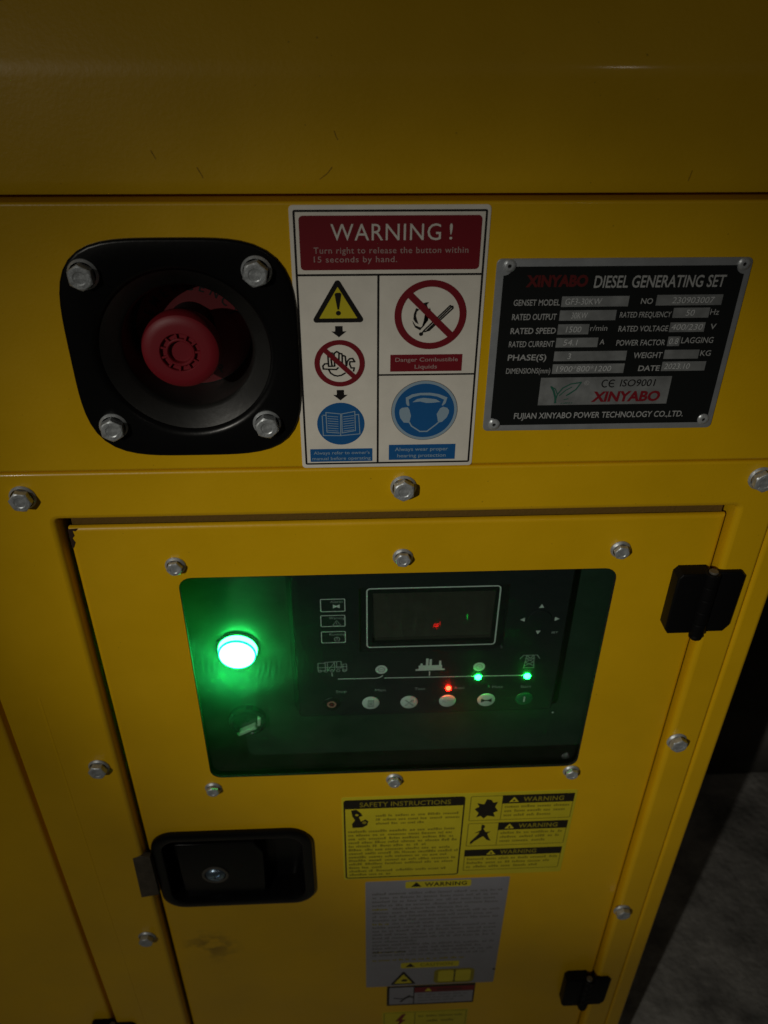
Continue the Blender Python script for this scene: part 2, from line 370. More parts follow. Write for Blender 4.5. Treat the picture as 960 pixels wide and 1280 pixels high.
# canopy: upright lip, soft bend, leaning front, roof
prof = [(22, -105.4), (1.0, -105.4), (-0.6, -105.0), (-1.2, -103.6), (-1.2, -98)]
a0 = 1.0; d, z = prof[-1]
def run_(n, step, da):
    global a0, d, z
    for i in range(n):
        a0 += da; d += math.sin(R(a0))*step; z += math.cos(R(a0))*step; prof.append((d, z))
run_(10, 4.6, 0.25); run_(12, 0.75, 1.25); run_(8, 6.0, 0.3); run_(30, 5.0, 1.5)
prof += [(400, z+60), (780, z-20), (800, z-60), (800, -105)]
mb = MB()
mb.loops([[(x, dd, zz) for x in (XL, XR+2)] for dd, zz in prof], Y, close=False)
mb.add([(XR+2, dd, zz) for dd, zz in prof], [tuple(range(len(prof)))], Y)
mb.add([(XL, dd, zz) for dd, zz in prof], [tuple(range(len(prof)))], Y)
mb.build('canopy', G, smooth=40)
# scuffs on the canopy front
def dcan(z):
    b = prof[4]
    for p in prof[4:-5]:
        if p[1] <= z: b = p
    return b[0]
for pts in ([(-3, -75), (-2.2, -77.5), (-1.2, -79.2)], [(-4.6, -92), (-7, -95), (-11, -97.8)], [(-95, -84), (-93, -88)], [(-73, -92), (-70.8, -96), (-70.5, -97)], [(183, -94), (182, -99)], [(150, -41), (150.6, -41.6)]):
    q = Print(dcan(pts[0][1])-0.12); q.stroke(pts, 0.32, 'scuff'); q.build('scuff_mark', G)

# fascia between canopy and door frame
mb = MB(); panel(mb, (XL, XR-0.5, -271.2, -109.2, 1.0), [(-145.5, -37.5, -247.5, -139.5, 53.5, 0.3)], 0, Y, 1.6, back=24); mb.build('fascia', G)
# door frame with its opening
OP = (-190.0, 262.6, -1190, -308.2)
mb = MB(); panel(mb, (-266.0, 288.2, -1236, -272.4, 0.8), [(*OP, 2.5, 4.0)], 0, Y, 1.8, back=26)
mb.build('door_frame', G)
mb = MB(); panel(mb, (289.0, XR, -1236, -272.4, 0.8), [], 0.2, Y, 3.2, back=26, seg=6); mb.build('corner_post', G)
# faint pressed crease down the left stile
mb = MB(); mb.slab([(-237.2, -1230), (-235.6, -1230), (-235.6, -470), (-237.2, -470)], -0.16, 0.4, Y, 0.15); mb.build('stile_crease', G)
# dark return behind the gaps
mb = MB(); mb.box(-289, -262, 27, 34, -1230, -275, 'dark_brown'); mb.box(-196, 266, 34, 40, -1195, -1150, 'dark_brown')
mb.box(-200, -150, 33, 38, -1195, -302, 'dark_brown'); mb.box(225, 268, 33, 38, -1195, -302, 'dark_brown'); mb.box(-185, 259, 13.2, 33, -345, -304, 'shaded_flange')  # last box: brown strip painted as the shaded flange over the door
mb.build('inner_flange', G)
# the next door to the left
mb = MB(); panel(mb, (XL, -272.5, -1236, -276, 2.0), [], 5.0, Y, 3.5, back=22, seg=5); mb.build('neighbour_door', G, 'plain yellow door left of the control door')

# ------------------------------------------------------------------ control door
door = empty('control_door', (0, 8, -750), G)
DX0, DX1, DZ0, DZ1 = -187.0, 260.8, -1186.0, -319.5
WIN = (-119.5, 192.0, -580.0, -364.8)
mb = MB(); panel(mb, (DX0, DX1, DZ0, DZ1, 1.2), [(*WIN, 9.0, 0.5), (-178, -44, -761, -658.5, 16, 0.3)], 8.0, Y, 3.0, back=3.3, seg=5, hback=2.2, hmat='gap_black')
mb.build('door_skin', door)
# chipped upper left corner
pr = Print(7.95); pr.P([(-186.6, -320.5), (-180, -320.2), (-181.6, -322.4), (-183.6, -322), (-183.0, -326), (-184.8, -328), (-183.4, -331.5), (-185.0, -335), (-186.6, -337)], 'dark_brown', 1)
pr.build('paint_chip', door)
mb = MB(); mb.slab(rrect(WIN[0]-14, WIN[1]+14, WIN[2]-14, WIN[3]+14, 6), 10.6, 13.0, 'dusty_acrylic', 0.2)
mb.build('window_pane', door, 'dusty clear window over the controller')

# ------------------------------------------------------------------ bolts
def bolt_mesh(name, fl, af, h):
    mb = MB(); r = af/2
    mb.lathe([(fl*0.5, 0.0), (fl*0.5, -0.7), (fl*0.485, -1.0), (r*1.16, -2.0)], 0, 0, 'zinc', 36)
    hexr = r/math.cos(R(30)); n = 48
    def hx(rad, d, cap=None):
        L = []
        for i in range(n):
            t = 2*math.pi*i/n; q = ((t % R(60))-R(30)); rr = rad*math.cos(R(30))/math.cos(q)
            if cap: rr = min(rr, cap)
            L.append((rr*math.cos(t), d, rr*math.sin(t)))
        return L
    mb.loops([hx(hexr, -1.4), hx(hexr, -h+0.8), hx(hexr, -h+0.45, r*1.06), hx(hexr, -h, r*0.93), hx(hexr, -h, r*0.6), hx(hexr, -h+0.35, r*0.5)], 'zinc', cap1=True)
    # cast grade marks on the head
    for t in (20, 140, 260):
        c, s_ = math.cos(R(t)), math.sin(R(t))
        mb.box(c*r*0.72-0.35, c*r*0.72+0.35, -h-0.18, -h+0.05, s_*r*0.72-0.7, s_*r*0.72+0.7, 'zinc')
    o = mb.build(name, None, smooth=28); o.location = (0, 0, 0)
    return o
big0 = bolt_mesh('bolt', 17.0, 12.6, 7.2); small0 = bolt_mesh('bolt', 14.2, 9.8, 5.6)
used = set()
def bolt(src, parent, x, d, z, tilt=2.0):
    o = src if src not in used else src.copy()
    if src in used: COL.objects.link(o)
    used.add(src)
    o.parent = parent; o.location = W3(x, d, z) - abs_loc(parent)
    o.rotation_euler = (R(random.uniform(-tilt, tilt)), R(random.uniform(0, 60)), R(random.uniform(-tilt, tilt)))
    return o
for x, z in ((-206.0, -289.5), (36.2, -287.0), (271.8, -285.5), (-206.3, -551.5), (-206.5, -808), (269.5, -542.5), (266.8, -795.5)):
    bolt(big0, G, x, 0, z)
for x, z in ((-119.8, -353.0), (37.6, -350.0), (191.0, -347.5), (-119.5, -593.5), (35.2, -590.0), (188.6, -587.0)):
    bolt(small0, door, x, 8, z)

# ------------------------------------------------------------------ emergency stop
E = empty('emergency_stop', (-92, 0, -193), G, 'red mushroom button recessed in a black pressed plate')
EX, EZ = -91.5, -193.5
def sq(a, b, n, cnt=72):
    P = []
    for i in range(cnt):
        t = 2*math.pi*i/cnt; c, s_ = math.cos(t), math.sin(t)
        r = (abs(c/a)**n+abs(s_/b)**n)**(-1/n); P.append((EX+r*c, EZ+r*s_))
    return P
def circ(r, cnt=72): return [(EX+r*math.cos(2*math.pi*i/cnt), EZ+r*math.sin(2*math.pi*i/cnt)) for i in range(cnt)]
mb = MB(); dd = lambda P, d: [(x, d, z) for x, z in P]
o_ = sq(65.2, 66.4, 4.0)
mb.loops([dd(o_, 0.2), dd(o_, -1.6), dd(sq(64.6, 65.8, 4.0), -2.3), dd(sq(63.6, 64.8, 4.0), -2.6), dd(sq(57.5, 58.5, 3.4), -2.6), dd(circ(53), -2.6), dd(circ(51.2), -2.2), dd(circ(49.6), -1.0),
          dd(circ(48.6), 0.6)], 'black_gloss')
mb.loops([dd(circ(48.6), 0.6), dd(circ(39.8), 7.2), dd(circ(38.4), 8.6), dd(circ(37.5), 10.6), dd(circ(36.0), 33.0), dd(circ(34.8), 34.8), dd(circ(20), 35)], 'lit_black', cap1=True)
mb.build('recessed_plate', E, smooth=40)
pr = Print(34.5); n = 60
pr.ring(EX, EZ, 34.5, 14, 'legend_red', 1)
lg = pr
for i, ch in enumerate('EMERGENCY'):
    a = R(154-i*16.0); me = text_mesh(ch, 0.02); b0, b1 = cap_h(0.02); h = 5.6/(b1-b0)
    xs = [v.co.x for v in me.vertices]; c = (min(xs)+max(xs))/2
    ca, sa = math.cos(a-math.pi/2), math.sin(a-math.pi/2)
    vs = []
    for v in me.vertices:
        x, z = (v.co.x-c)*h*0.95, (v.co.y-b0)*h+25.5
        vs.append((EX+x*ca-z*sa, lg.D(2), EZ+x*sa+z*ca))
    lg.add(vs, [tuple(p.vertices) for p in me.polygons], 'print_black'); bpy.data.meshes.remove(me)
for i, ch in enumerate('STOP'):
    a = R(-120+i*20); me = text_mesh(ch, 0.02); b0, b1 = cap_h(0.02); h = 5.6/(b1-b0)
    xs = [v.co.x for v in me.vertices]; c = (min(xs)+max(xs))/2; ca, sa = math.cos(a+math.pi/2), math.sin(a+math.pi/2)
    vs = []
    for v in me.vertices:
        x, z = (v.co.x-c)*h*0.95, (v.co.y-b1)*h-25.5
        vs.append((EX+x*ca-z*sa, lg.D(2), EZ+x*sa+z*ca))
    lg.add(vs, [tuple(p.vertices) for p in me.polygons], 'print_black'); bpy.data.meshes.remove(me)
lg.build('legend_disc', E, 'red ring lettered emergency stop')
mb = MB(); bx, bz = -92.3, -188.2
mb.lathe([(13.5, 35), (13.5, 8), (16.5, 5)], bx, bz, 'black_plastic', 40)
mb.lathe([(15.2, 6.5), (15.4, 5.4), (15.0, 4.6)], bx, bz, 'dull_steel', 40)
mb.build('button_shaft', E)
mb = MB()
mb.lathe([(15, 4.5), (19.8, 3.8), (21.6, 1.5), (22.3, -2.5), (22.2, -6.5), (21.4, -9.2), (19.6, -10.6), (16, -11.0), (11.6, -11.0), (11.2, -10.6), (11.2, -8.4), (8.2, -8.4), (8.2, -10.4), (7.8, -10.7), (7.2, -10.7), (6.7, -10.2), (6.4, -7.6)], bx, bz, 'red_plastic', 56, cap1=True)
for i in range(11):
    t = 2*math.pi*i/11; c, s_ = math.cos(t), math.sin(t); w = 0.55
    q = [(bx+r*c+e*s_*w, bz+r*s_-e*c*w) for r, e in ((7.9, 1), (11.5, 1), (11.5, -1), (7.9, -1))]
    mb.loops([[(x, dpt, z) for x, z in q] for dpt in (-8, -10.3)], 'red_plastic', cap1=True)
mb.build('mushroom_button', E)
for x, z in ((-139.8, -145.8), (-46.8, -144.6), (-139.6, -238.2), (-47.8, -237.6)): bolt(big0, E, x, -2.6, z, 4)

# ------------------------------------------------------------------ warning sticker
T = empty('warning_sticker', (25.7, 0, -190.8), G, 'white warning sticker with red title band and safety pictograms')
mb = MB(); mb.slab(rrect(-28.0, 79.3, -271.3, -110.8, 2.2, 4), -0.35, 0.05, 'vinyl_white', 0.12); mb.build('backing', T)
d0 = -0.36
p = Print(d0); p.rframe(-26.0, 77.6, -268.9, -113.2, 1.15, 'print_black'); p.rect(-25, 76.6, -148.6, -147.4, 'print_black', 1.1)
p.rect(18.8, 20.0, -268, -148.2, 'print_black', 1.1); p.rect(20, 76.6, -208.6, -207.5, 'print_black', 1.1); p.build('border_lines', T)
p = Print(d0); p.rect(-23.0, 74.9, -145.3, -116.2, 'print_red', 1, 2.2); p.build('title_band', T)
p = Print(d0); p.text('WARNING', -6.2, 53.0, -129.2, 8.6, 'print_white', 2, 0.0, 0, 1.08)
p.text('!', 57.6, 59.2, -128.9, 8.3, 'print_white', 2)
p.text('Turn right to release the button within', -15.7, 68.4, -136.2, 3.3, 'print_pink', 2, 0.004, 0, 1.1)
p.text('15 seconds by hand.', -15.7, 29.6, -141.0, 3.2, 'print_pink', 2, 0.004, 0, 1.1); p.build('title_lettering', T)
# hazard triangle
p = Print(d0); cx = -3.2
def rtri(x0, x1, z0, z1, r):
    P = []; C = ((x0, z0), (x1, z0), ((x0+x1)/2, z1))
    for (ax, az), (s0, s1) in zip(C, ((150, 270), (270, 390), (30, 150))):
        for i in range(6): t = R(s0+(s1-s0)*i/5); P.append((ax+r*math.cos(t), az+r*math.sin(t)))
    return P
p.P(rtri(-15.6, 9.2, -173.6, -152.6, 1.7), 'print_black', 1); p.P(rtri(-13.6, 7.2, -172.6, -155.0, 0.2), 'print_yellow', 2)
p.P([(-5.0, -158.6), (-4.2, -157.9), (-2.0, -157.9), (-1.2, -158.6), (-2.6, -167.6), (-3.6, -167.6)], 'print_black', 3); p.disc(-3.1, -169.7, 1.4, 'print_black', 3)
p.build('hazard_triangle', T)
def arrow(z1, z0):
    p = Print(d0); p.P([(-5.2, z1), (-0.9, z1), (-0.9, z1-3.2), (1.3, z1-3.2), (-3.1, z0), (-7.4, z1-3.2), (-5.2, z1-3.2)], 'print_black'); p.build('arrow', T)
arrow(-177.4, -184.2); arrow(-217.4, -224.3)
# no-touching sign
def prohibition(p, cx, cz, r, w, wb):
    p.ring(cx, cz, r, r-w, 'print_red', 3, 56); s_ = (r-w*0.6)*0.7071
    p.stroke([(cx-s_, cz+s_), (cx+s_, cz-s_)], wb, 'print_red', 3.2)
p = Print(d0)
U = lambda u, v: (-3.1+(u-420)/328*14.7, -200.4-(v-408)/328*15.1)
for pts in ([(205,480),(375,490),(400,465)], [(205,480),(200,440),(225,410),(270,408)], [(275,440),(270,300),(290,262),(330,265)], [(320,445),(310,350)], [(355,440),(350,270),(385,245),(415,262),(410,390)], [(275,445),(355,442)], [(415,270),(450,275),(455,300),(455,420)], [(455,310),(475,300),(495,312),(505,440)],
            [(510,440),(520,380),(550,345),(590,340),(618,385),(555,385),(550,420),(570,470),(610,470),(600,515)], [(275,490),(300,540),(345,570),(390,580),(440,570),(490,540)]):
    p.stroke([U(*q) for q in pts], 0.95, 'print_black', 1.5)
prohibition(p, -3.1, -200.4, 14.7, 3.0, 2.9); p.build('prohibition_sign', T, 'no touching sign with crossed-out hand')
# read manual sign
p = Print(d0); p.disc(-3.2, -240.3, 14.5, 'print_blue', 1)
U = lambda u, v: (-3.2+(u-270)/106*14.5, -240.3-(v-460)/93*14.4)
for pts in ([(188,420),(205,420)], [(188,420),(190,510),(268,512),(355,505),(350,418),(335,420)], [(268,512),(270,415),(205,408),(207,495),(262,500)], [(275,500),(275,415),(333,405),(335,490),(275,500)]):
    p.stroke([U(*q) for q in pts], 0.55, 'print_skyblue', 2)
for i in range(7):
    v = 424+i*10.5; p.stroke([U(212, v), U(258, v+4)], 0.4, 'print_skyblue', 2.3); p.stroke([U(282, v+4), U(328, v-1)], 0.4, 'print_skyblue', 2.4)
p.build('mandatory_sign', T, 'blue read-the-manual sign')
# no-flames sign
p = Print(d0); cx, cz, q = 49.1, -171.5, 20.5/425
U = lambda u, v: (cx+(u-462)*q, cz-(v-415)*q)
def blob(pts, m='print_black', l=1.5): p.P([U(*w) for w in pts], m, l)
blob([(290,325),(265,400),(262,460),(285,500),(325,525),(305,470),(290,420),(300,370),(330,345)])
blob([(375,265),(405,258),(440,255),(415,290),(430,330),(400,320),(370,300)])
blob([(450,320),(462,350),(460,385),(440,370)])
blob([(250,480),(290,540),(350,565),(400,520),(435,480),(440,440),(400,380),(390,440),(385,480),(420,470),(395,540),(360,580),(345,600),(285,565),(262,520)])
for pts in ([(395,600),(690,300)], [(455,600),(725,330)], [(430,600),(705,315)], [(690,300),(725,325)], [(395,600),(360,650)], [(455,600),(400,618)]): p.stroke([U(*w) for w in pts], 0.85, 'print_black', 1.7)
blob([(680,300),(728,300),(730,335),(700,320)], l=1.9)
p.disc(*U(358, 648), 1.15, 'print_black', 1.8)
prohibition(p, cx, cz, 20.5, 3.9, 3.9); p.build('prohibition_sign', T, 'no naked flames sign with crossed-out match')
p = Print(d0); p.rect(26.6, 68.9, -206.0, -195.3, 'print_red', 1); p.text('Danger Combustible', 29.5, 66.3, -199.7, 2.5, 'print_pink', 2, 0.006); p.text('Liquids', 41, 54.2, -204.2, 2.5, 'print_pink', 2, 0.006); p.build('caption_box', T)
# ear protection sign
p = Print(d0); cx, cz = 47.8, -232.1
p.disc(cx, cz, 20.3, 'label_greytext', 1, 56); p.disc(cx, cz, 19.9, 'print_skyblue', 2, 56); p.disc(cx, cz, 18.2, 'print_blue', 3, 56)
q = 20.2/418; U = lambda u, v: (cx+(u-458)*q, cz-(v-425)*q)
def poly(pts, m, l): p.P([U(*w) for w in pts], m, l)
poly([(218,235),(300,190),(400,172),(520,172),(640,195),(740,240),(720,320),(690,350),(672,350),(700,270),(610,225),(520,208),(400,205),(310,228),(255,262),(268,345),(245,350),(225,320)], 'print_skyblue', 4)
poly([(145,400),(175,375),(245,368),(268,400),(290,490),(270,590),(200,585),(155,520),(140,450)], 'print_skyblue', 4)
poly([(770,420),(745,385),(690,368),(655,390),(615,470),(640,595),(690,580),(745,520),(768,460)], 'print_skyblue', 4)
poly([(300,300),(360,255),(440,240),(520,250),(600,262),(655,300),(560,310),(480,312),(400,290)], 'print_skyblue', 5)
p.stroke([U(*w) for w in ((270,580),(300,635),(410,715),(500,715),(610,620),(640,590))], 0.85, 'print_skyblue', 5)
p.build('mandatory_sign', T, 'blue ear protection sign')
p = Print(d0); p.rect(26.4, 68.2, -266.4, -255.5, 'print_blue', 1); p.text('Always wear proper', 30.2, 63.6, -260.0, 2.5, 'print_skyblue', 2, 0.006); p.text('hearing protection', 31.8, 62.4, -264.6, 2.5, 'print_skyblue', 2, 0.006); p.build('caption_box', T)
p = Print(d0); p.rect(-22.7, 16.1, -266.9, -257.7, 'print_blue', 1); p.text("Always refer to owner's", -20.6, 14.4, -261.6, 2.2, 'print_skyblue', 2, 0.006); p.text('manual before operating', -21.6, 15.0, -265.6, 2.2, 'print_skyblue', 2, 0.006); p.build('caption_box', T)

# ------------------------------------------------------------------ rating plate
T = empty('rating_plate', (156, 0, -193), G, 'black and silver riveted rating plate with engraved data')
mb = MB(); mb.slab(rrect(84.6, 228.4, -246.6, -139.6, 3.0, 4), -0.9, 0.05, 'aluminium', 0.35); mb.build('plate', T)
d0 = -0.92; p = Print(d0)
def notched(x0, x1, z0, z1, r):
    P = []
    for cx, cz, a0, a1 in ((x0, z0, 90, 0), (x1, z0, 180, 90), (x1, z1, 270, 180), (x0, z1, 360, 270)):
        for i in range(7): t = R(a0+(a1-a0)*i/6); P.append((cx+r*math.cos(t), cz+r*math.sin(t)))
    return P
p.P(notched(88.8, 224.9, -242.6, -143.9, 5.0), 'plate_black', 1); p.build('black_field', T)
def field(x0, x1, z0, z1, s_=None, tx=None):
    p = Print(d0); p.rect(x0, x1, z0, z1, 'plate_grey', 2)
    if s_: p.text(s_, tx[0], tx[1], z0+1.3, 3.5, 'plate_stamp', 3, -0.004, 0.12)
    p.build('data_field', T)
field(123.3, 161.9, -167.1, -161.0, 'GF3-30KW', (125.5, 146.5)); field(177.8, 216.0, -166.8, -160.6, '230903007', (187, 211.5))
field(123.2, 155.9, -175.3, -169.2, '30KW', (130, 139.5)); field(189.0, 210.2, -174.3, -168.3, '50', (196.5, 201.6))
field(123.2, 141.4, -183.7, -177.5, '1500', (128, 137)); field(188.8, 209.5, -182.9, -177.1, '400/230', (189.8, 208.3))
field(123.2, 147.9, -191.7, -185.8, '54.1', (127.5, 136)); field(189.4, 196.7, -191.6, -185.7, '0.8', (190.3, 195.8))
field(123.1, 166.3, -200.3, -194.2, '3', (131.2, 133.2)); field(188.9, 209.8, -199.7, -194.0)
field(123.1, 166.3, -208.4, -202.3, '1900*800*1200', (125.5, 158.5)); field(189.0, 215.5, -207.5, -201.5, '2023.10', (190.6, 206))
p = Print(d0)
for s_, x0, x1, zb, h, b in (('GENSET MODEL', 96, 122.4, -166.2, 3.5, .012), ('NO', 169, 175.9, -165.8, 3.3, .012), ('RATED OUTPUT', 95.9, 121.6, -174.7, 3.6, .012), ('RATED FREQUENCY', 158.2, 188.2, -173.8, 3.3, .006), ('Hz', 210.8, 216.0, -172.6, 3.4, 0),
        ('RATED SPEED', 95.8, 122.2, -183.1, 3.6, .016), ('r/min', 142.2, 152.2, -181.6, 3.3, 0), ('RATED VOLTAGE', 158.8, 188, -182.3, 3.4, .008), ('V', 212.9, 216.3, -181.4, 3.3, .01), ('RATED CURRENT', 95.6, 122.2, -191.2, 3.6, .008), ('A', 149, 151.9, -190.1, 3.2, .01),
        ('POWER FACTOR', 159, 188, -191.0, 3.5, .01), ('LAGGING', 197.5, 216.6, -189.9, 3.6, .004), ('PHASE(S)', 95.7, 118.6, -199.6, 3.7, .014), ('WEIGHT', 170.7, 187.9, -199.0, 3.6, .01), ('KG', 210.7, 217, -198.0, 3.4, .004), ('DIMENSIONS(mm)', 95.5, 122, -208.0, 3.4, .004), ('DATE', 175, 188, -207.3, 3.5, .018)):
    p = Print(d0); p.text(s_, x0, x1, zb, h, 'plate_text', 2, b, 0.04); p.build('lettering', T)
p = Print(d0); p.text('DIESEL GENERATING SET', 140.4, 215.4, -156.2, 6.9, 'plate_text', 2, 0.014, 0.06)
p.build('lettering', T); p = Print(d0); p.text('FUJIAN XINYABO POWER TECHNOLOGY CO.,LTD.', 103.1, 208.8, -238.3, 4.0, 'plate_text', 2, 0.012, 0.04); p.build('lettering', T)
p = Print(d0); p.text('XINYABO', 101.8, 136.8, -155.5, 6.8, 'plate_red', 2, 0.05, 0.03); p.build('red_lettering', T)
p = Print(d0); p.rect(117.0, 196.7, -229.2, -210.9, 'plate_grey', 2)
p.text('XINYABO', 149.5, 191.8, -227.4, 7.0, 'print_red', 3, 0.04, 0.1); p.text('ISO9001', 165.6, 187.3, -217.3, 4.6, 'print_black', 3, 0.01, 0.1)
for cx_, e in ((156.6, 0), (160.9, 1)):
    p.stroke([(cx_+2.0*math.cos(R(t)), -215.2+2.3*math.sin(R(t))) for t in range(60, 301, 20)], 0.75, 'print_black', 3)
    if e: p.stroke([(cx_-2.0, -215.2), (cx_+0.7, -215.2)], 0.7, 'print_black', 3.5)
p.stroke([(124.0, -217.0), (125.6, -219.5), (127.2, -224.0), (127.6, -227.6)], 1.2, 'logo_green', 3)
p.stroke([(123.6, -216.6), (126.6, -218.4), (128.0, -221.6)], 0.6, 'logo_green', 3.4)
p.stroke([(127.2, -227.6), (128.2, -222.0), (131.0, -217.8), (135.5, -215.2), (141.8, -214.2), (139.2, -218.8), (135.0, -222.2)], 0.8, 'logo_green', 3)
p.stroke([(129.6, -222.8), (133.0, -219.2), (136.5, -217.2)], 0.6, 'logo_green', 3.4); p.stroke([(133.8, -222.8), (138.4, -219.4)], 0.8, 'logo_green', 3.2); p.stroke([(135.2, -225.0), (132.6, -225.6)], 0.5, 'logo_green', 3.2)
p.ring(145.2, -214.6, 1.5, 1.25, 'plate_text', 3, 20); p.text('R', 144.5, 145.9, -215.4, 1.6, 'plate_text', 3); p.words(131, 138, -228.2, 0.8, 'logo_green', 3); p.build('brand_panel', T, 'pale strip with green leaf emblem and red lettering')
rv = None
for x, z in ((91.7, -143.4), (223.6, -143.2), (222.4, -240.4), (91.2, -241.8)):
    if rv is None:
        mb = MB(); mb.lathe([(3.7, -0.9), (3.6, -1.4), (2.9, -2.0), (1.9, -2.3), (1.15, -2.25), (1.0, -1.4)], 0, 0, 'zinc', 24, cap1=False); mb.lathe([(1.05, -1.5), (0.1, -1.5)], 0, 0, 'gap_black', 12)
        rv = mb.build('rivet', T); o = rv
    else: o = rv.copy(); COL.objects.link(o)
    o.parent = T; o.location = W3(x, 0, z)-abs_loc(T)

# ------------------------------------------------------------------ hinges
def hinge(x, z1, d_left, d_right, label):
    H = empty('hinge', (x, 0, z1-33), G, label)
    z0 = z1-58
    for sgn, dl in ((-1, d_left), (1, d_right)):
        P = [(x+sgn*1.5, z0+1), (x+sgn*19.5, z0+1), (x+sgn*23.6, z0+7), (x+sgn*24.2, z1-5), (x+sgn*20.5, z1-0.5), (x+sgn*1.5, z1-0.5)] if sgn > 0 else [(x-1.5, z1-2), (x-21.5, z1-2), (x-24.6, z1-6), (x-24.6, z0+4), (x-22, z0), (x-1.5, z0)]
        mb = MB(); mb.slab(P, -3.6, dl, 'black_plastic', 1.6); mb.build('hinge_leaf', H)
    mb = MB()
    def cyl(za, zb, r, m, bev=0.8):
        n = 24; ls = [[(x+q*math.cos(2*math.pi*i/n), -2.6+q*math.sin(2*math.pi*i/n), zz) for i in range(n)] for q, zz in ((r-bev, za), (r, za-bev), (r, zb+bev), (r-bev, zb))]
        mb.loops(ls, m, cap0=True, cap1=True)
    for i in range(5): cyl(z1-1-i*11.6, z1-1-i*11.6-11.2, 5.6, 'black_plastic')
    cyl(z1-59, z1-63.5, 4.9, 'black_plastic', 1.6); mb.build('knuckle', H)
    mb = MB(); cyl(z1+0.4, z1-2, 3.3, 'dull_steel', 0.5); mb.build('pin', H)
hinge(257.4, -361.0, 8, 0, 'upper black hinge beside the window')
hinge(253.0, -925, 8, 0, 'lower black hinge at the foot of the door')
hinge(-269.5, -978, 5, 0, 'black hinge of the plain left door')

# ------------------------------------------------------------------ paddle latch
T = empty('paddle_latch', (-111, 8, -712), door, 'black recessed paddle latch with zinc bolt')
T.parent = G; T.location = W3(-111, 8, -712)-abs_loc(G)
LX0, LX1, LZ0, LZ1 = -184.0, -38.0, -767.0, -652.5
mb = MB()
def lp(i, d, r): return [(x, d, z) for x, z in rrect(LX0+i, LX1-i, LZ0+i, LZ1-i, r, 8)]
mb.loops([lp(0, 8.2, 22), lp(0, 5.5, 22), lp(0.9, 3.9, 21), lp(2.6, 3.2, 20), lp(8, 3.2, 15), lp(9.5, 3.8, 14), lp(10.5, 6, 13), lp(13.5, 27, 11)], 'black_gloss', cap1=True); mb.build('housing', T)
mb = MB()
P = [(-163.5, -756), (-88.5, -756), (-86.0, -753), (-84.5, -690), (-92, -674.5), (-163.5, -674.5)]
mb.slab(P, 9, 20, 'black_gloss', 1.4); mb.build('paddle', T)
mb = MB(); q = (-131.5, -722)
mb.lathe([(12.6, 9.0), (12.4, 8.1), (11.2, 7.6), (10.2, 7.9), (9.6, 9.5)], *q, 'dull_steel', 36)
mb.lathe([(9.4, 9.4), (8.6, 7.6), (6.5, 6.2), (3.4, 5.5), (0.3, 5.3)], *q, 'blue_zinc', 28)
for t in (0, 90): 
    c, s_ = math.cos(R(t+25)), math.sin(R(t+25)); w = 0.9
    mb.loops([[(q[0]+e*c*5+g*s_*w, dq, q[1]+e*s_*5-g*c*w) for e, g in ((-1, 1), (1, 1), (1, -1), (-1, -1))] for dq in (6.2, 5.1)], 'blue_zinc', cap1=True)
mb.build('latch_bolt', T)
mb = MB(); mb.slab([(-201.2, -739), (-184, -735), (-184, -676), (-192, -674), (-199.6, -678)], -0.9, 4, 'dark_steel', 0.4); mb.build('tongue', T)

# ------------------------------------------------------------------ labels on the door
T = empty('safety_label', (93, 8, -675), G, 'yellow safety instruction label with black headings')
k = K8
mb = MB(); P = rrect(-10.6*k, 195.0*k, -724.0*k, -601.8*k, 2, 3); mb.slab(P, 7.75, 8.05, 'label_yellow', 0.1); mb.build('backing', T)
d0 = 7.74
p = Print(d0, k); p.rframe(-9.0, 97.0, -722.2, -605.8, 1.3, 'label_dark', 1, 3); p.rect(-8.4, 96.4, -618.0, -606.2, 'label_dark', 1.2, 2); p.text('SAFETY INSTRUCTIONS', 5, 84.5, -615.6, 6.2, 'label_olive', 2, 0.01); p.build('heading_box', T)
p = Print(d0, k)
p.P([(-2.5, -620), (2, -619), (6, -624), (7.5, -628), (4.2, -629.5), (6.0, -636), (10, -633), (12.5, -636), (11.5, -641.5), (7.5, -644.5), (-1.5, -644.8), (-2.0, -639), (0.8, -634), (-1.5, -628)], 'label_dark', 1); p.disc(2.4, -626.5, 1.4, 'label_yellow', 2)
p.disc(9.0, -637.5, 2.0, 'label_olive', 2); p.build('person_pictogram', T)
p = Print(d0, k)
for i, (z, f_) in enumerate(((-630, 1), (-635.6, 1), (-641.2, 0.62))): p.words(19.1, 93, z, 3.4, 'label_olive', 1, f_)
z = -651.5
for f_ in (1, .93, .98, 1, .7, .95, 1, .9, 1, .97, .3, .9, .42): p.words(-5.5, 94.5, z-0.5, 3.7, 'label_olive', 1, f_); z -= 5.5
p.build('small_print', T)
for (x0, x1, z0, z1, bx_, bz_, tx0, tx1) in ((101.5, 193.0, -640.9, -606.2, 129.6, -617.8, 148.2, 184), (101.5, 192.0, -678.7, -644.4, 129.0, -655.6, 147.5, 183), (101.0, 191.6, -716.6, -684.0, 101.0, -694.2, 134, 168)):
    p = Print(d0, k); p.rframe(x0, x1, z0, z1, 0.9, 'label_olive', 1, 1.5); p.rect(bx_, x1, bz_, z1, 'label_dark', 1.2); p.rect(bx_, bx_+0.8, z0+0.5, bz_, 'label_olive', 1.3)
    p.text('WARNING', tx0, tx1, bz_+2.3, 6.2, 'label_olive', 2, 0.02, 0, 1.1); p.P([(tx0-12.5, bz_+2), (tx0-3.8, bz_+2), (tx0-8.2, bz_+9)], 'label_yellow', 2); p.disc(tx0-8.2, bz_+4.2, 1.1, 'label_dark', 3)
    for i, f_ in enumerate((1, .95, .8)): p.words(bx_+3, x1-3, bz_-6.0-i*6.0, 3.6, 'label_olive', 1.4, f_)
    p.build('warning_box', T)
p = Print(d0, k)   # hand over fan, falling figure
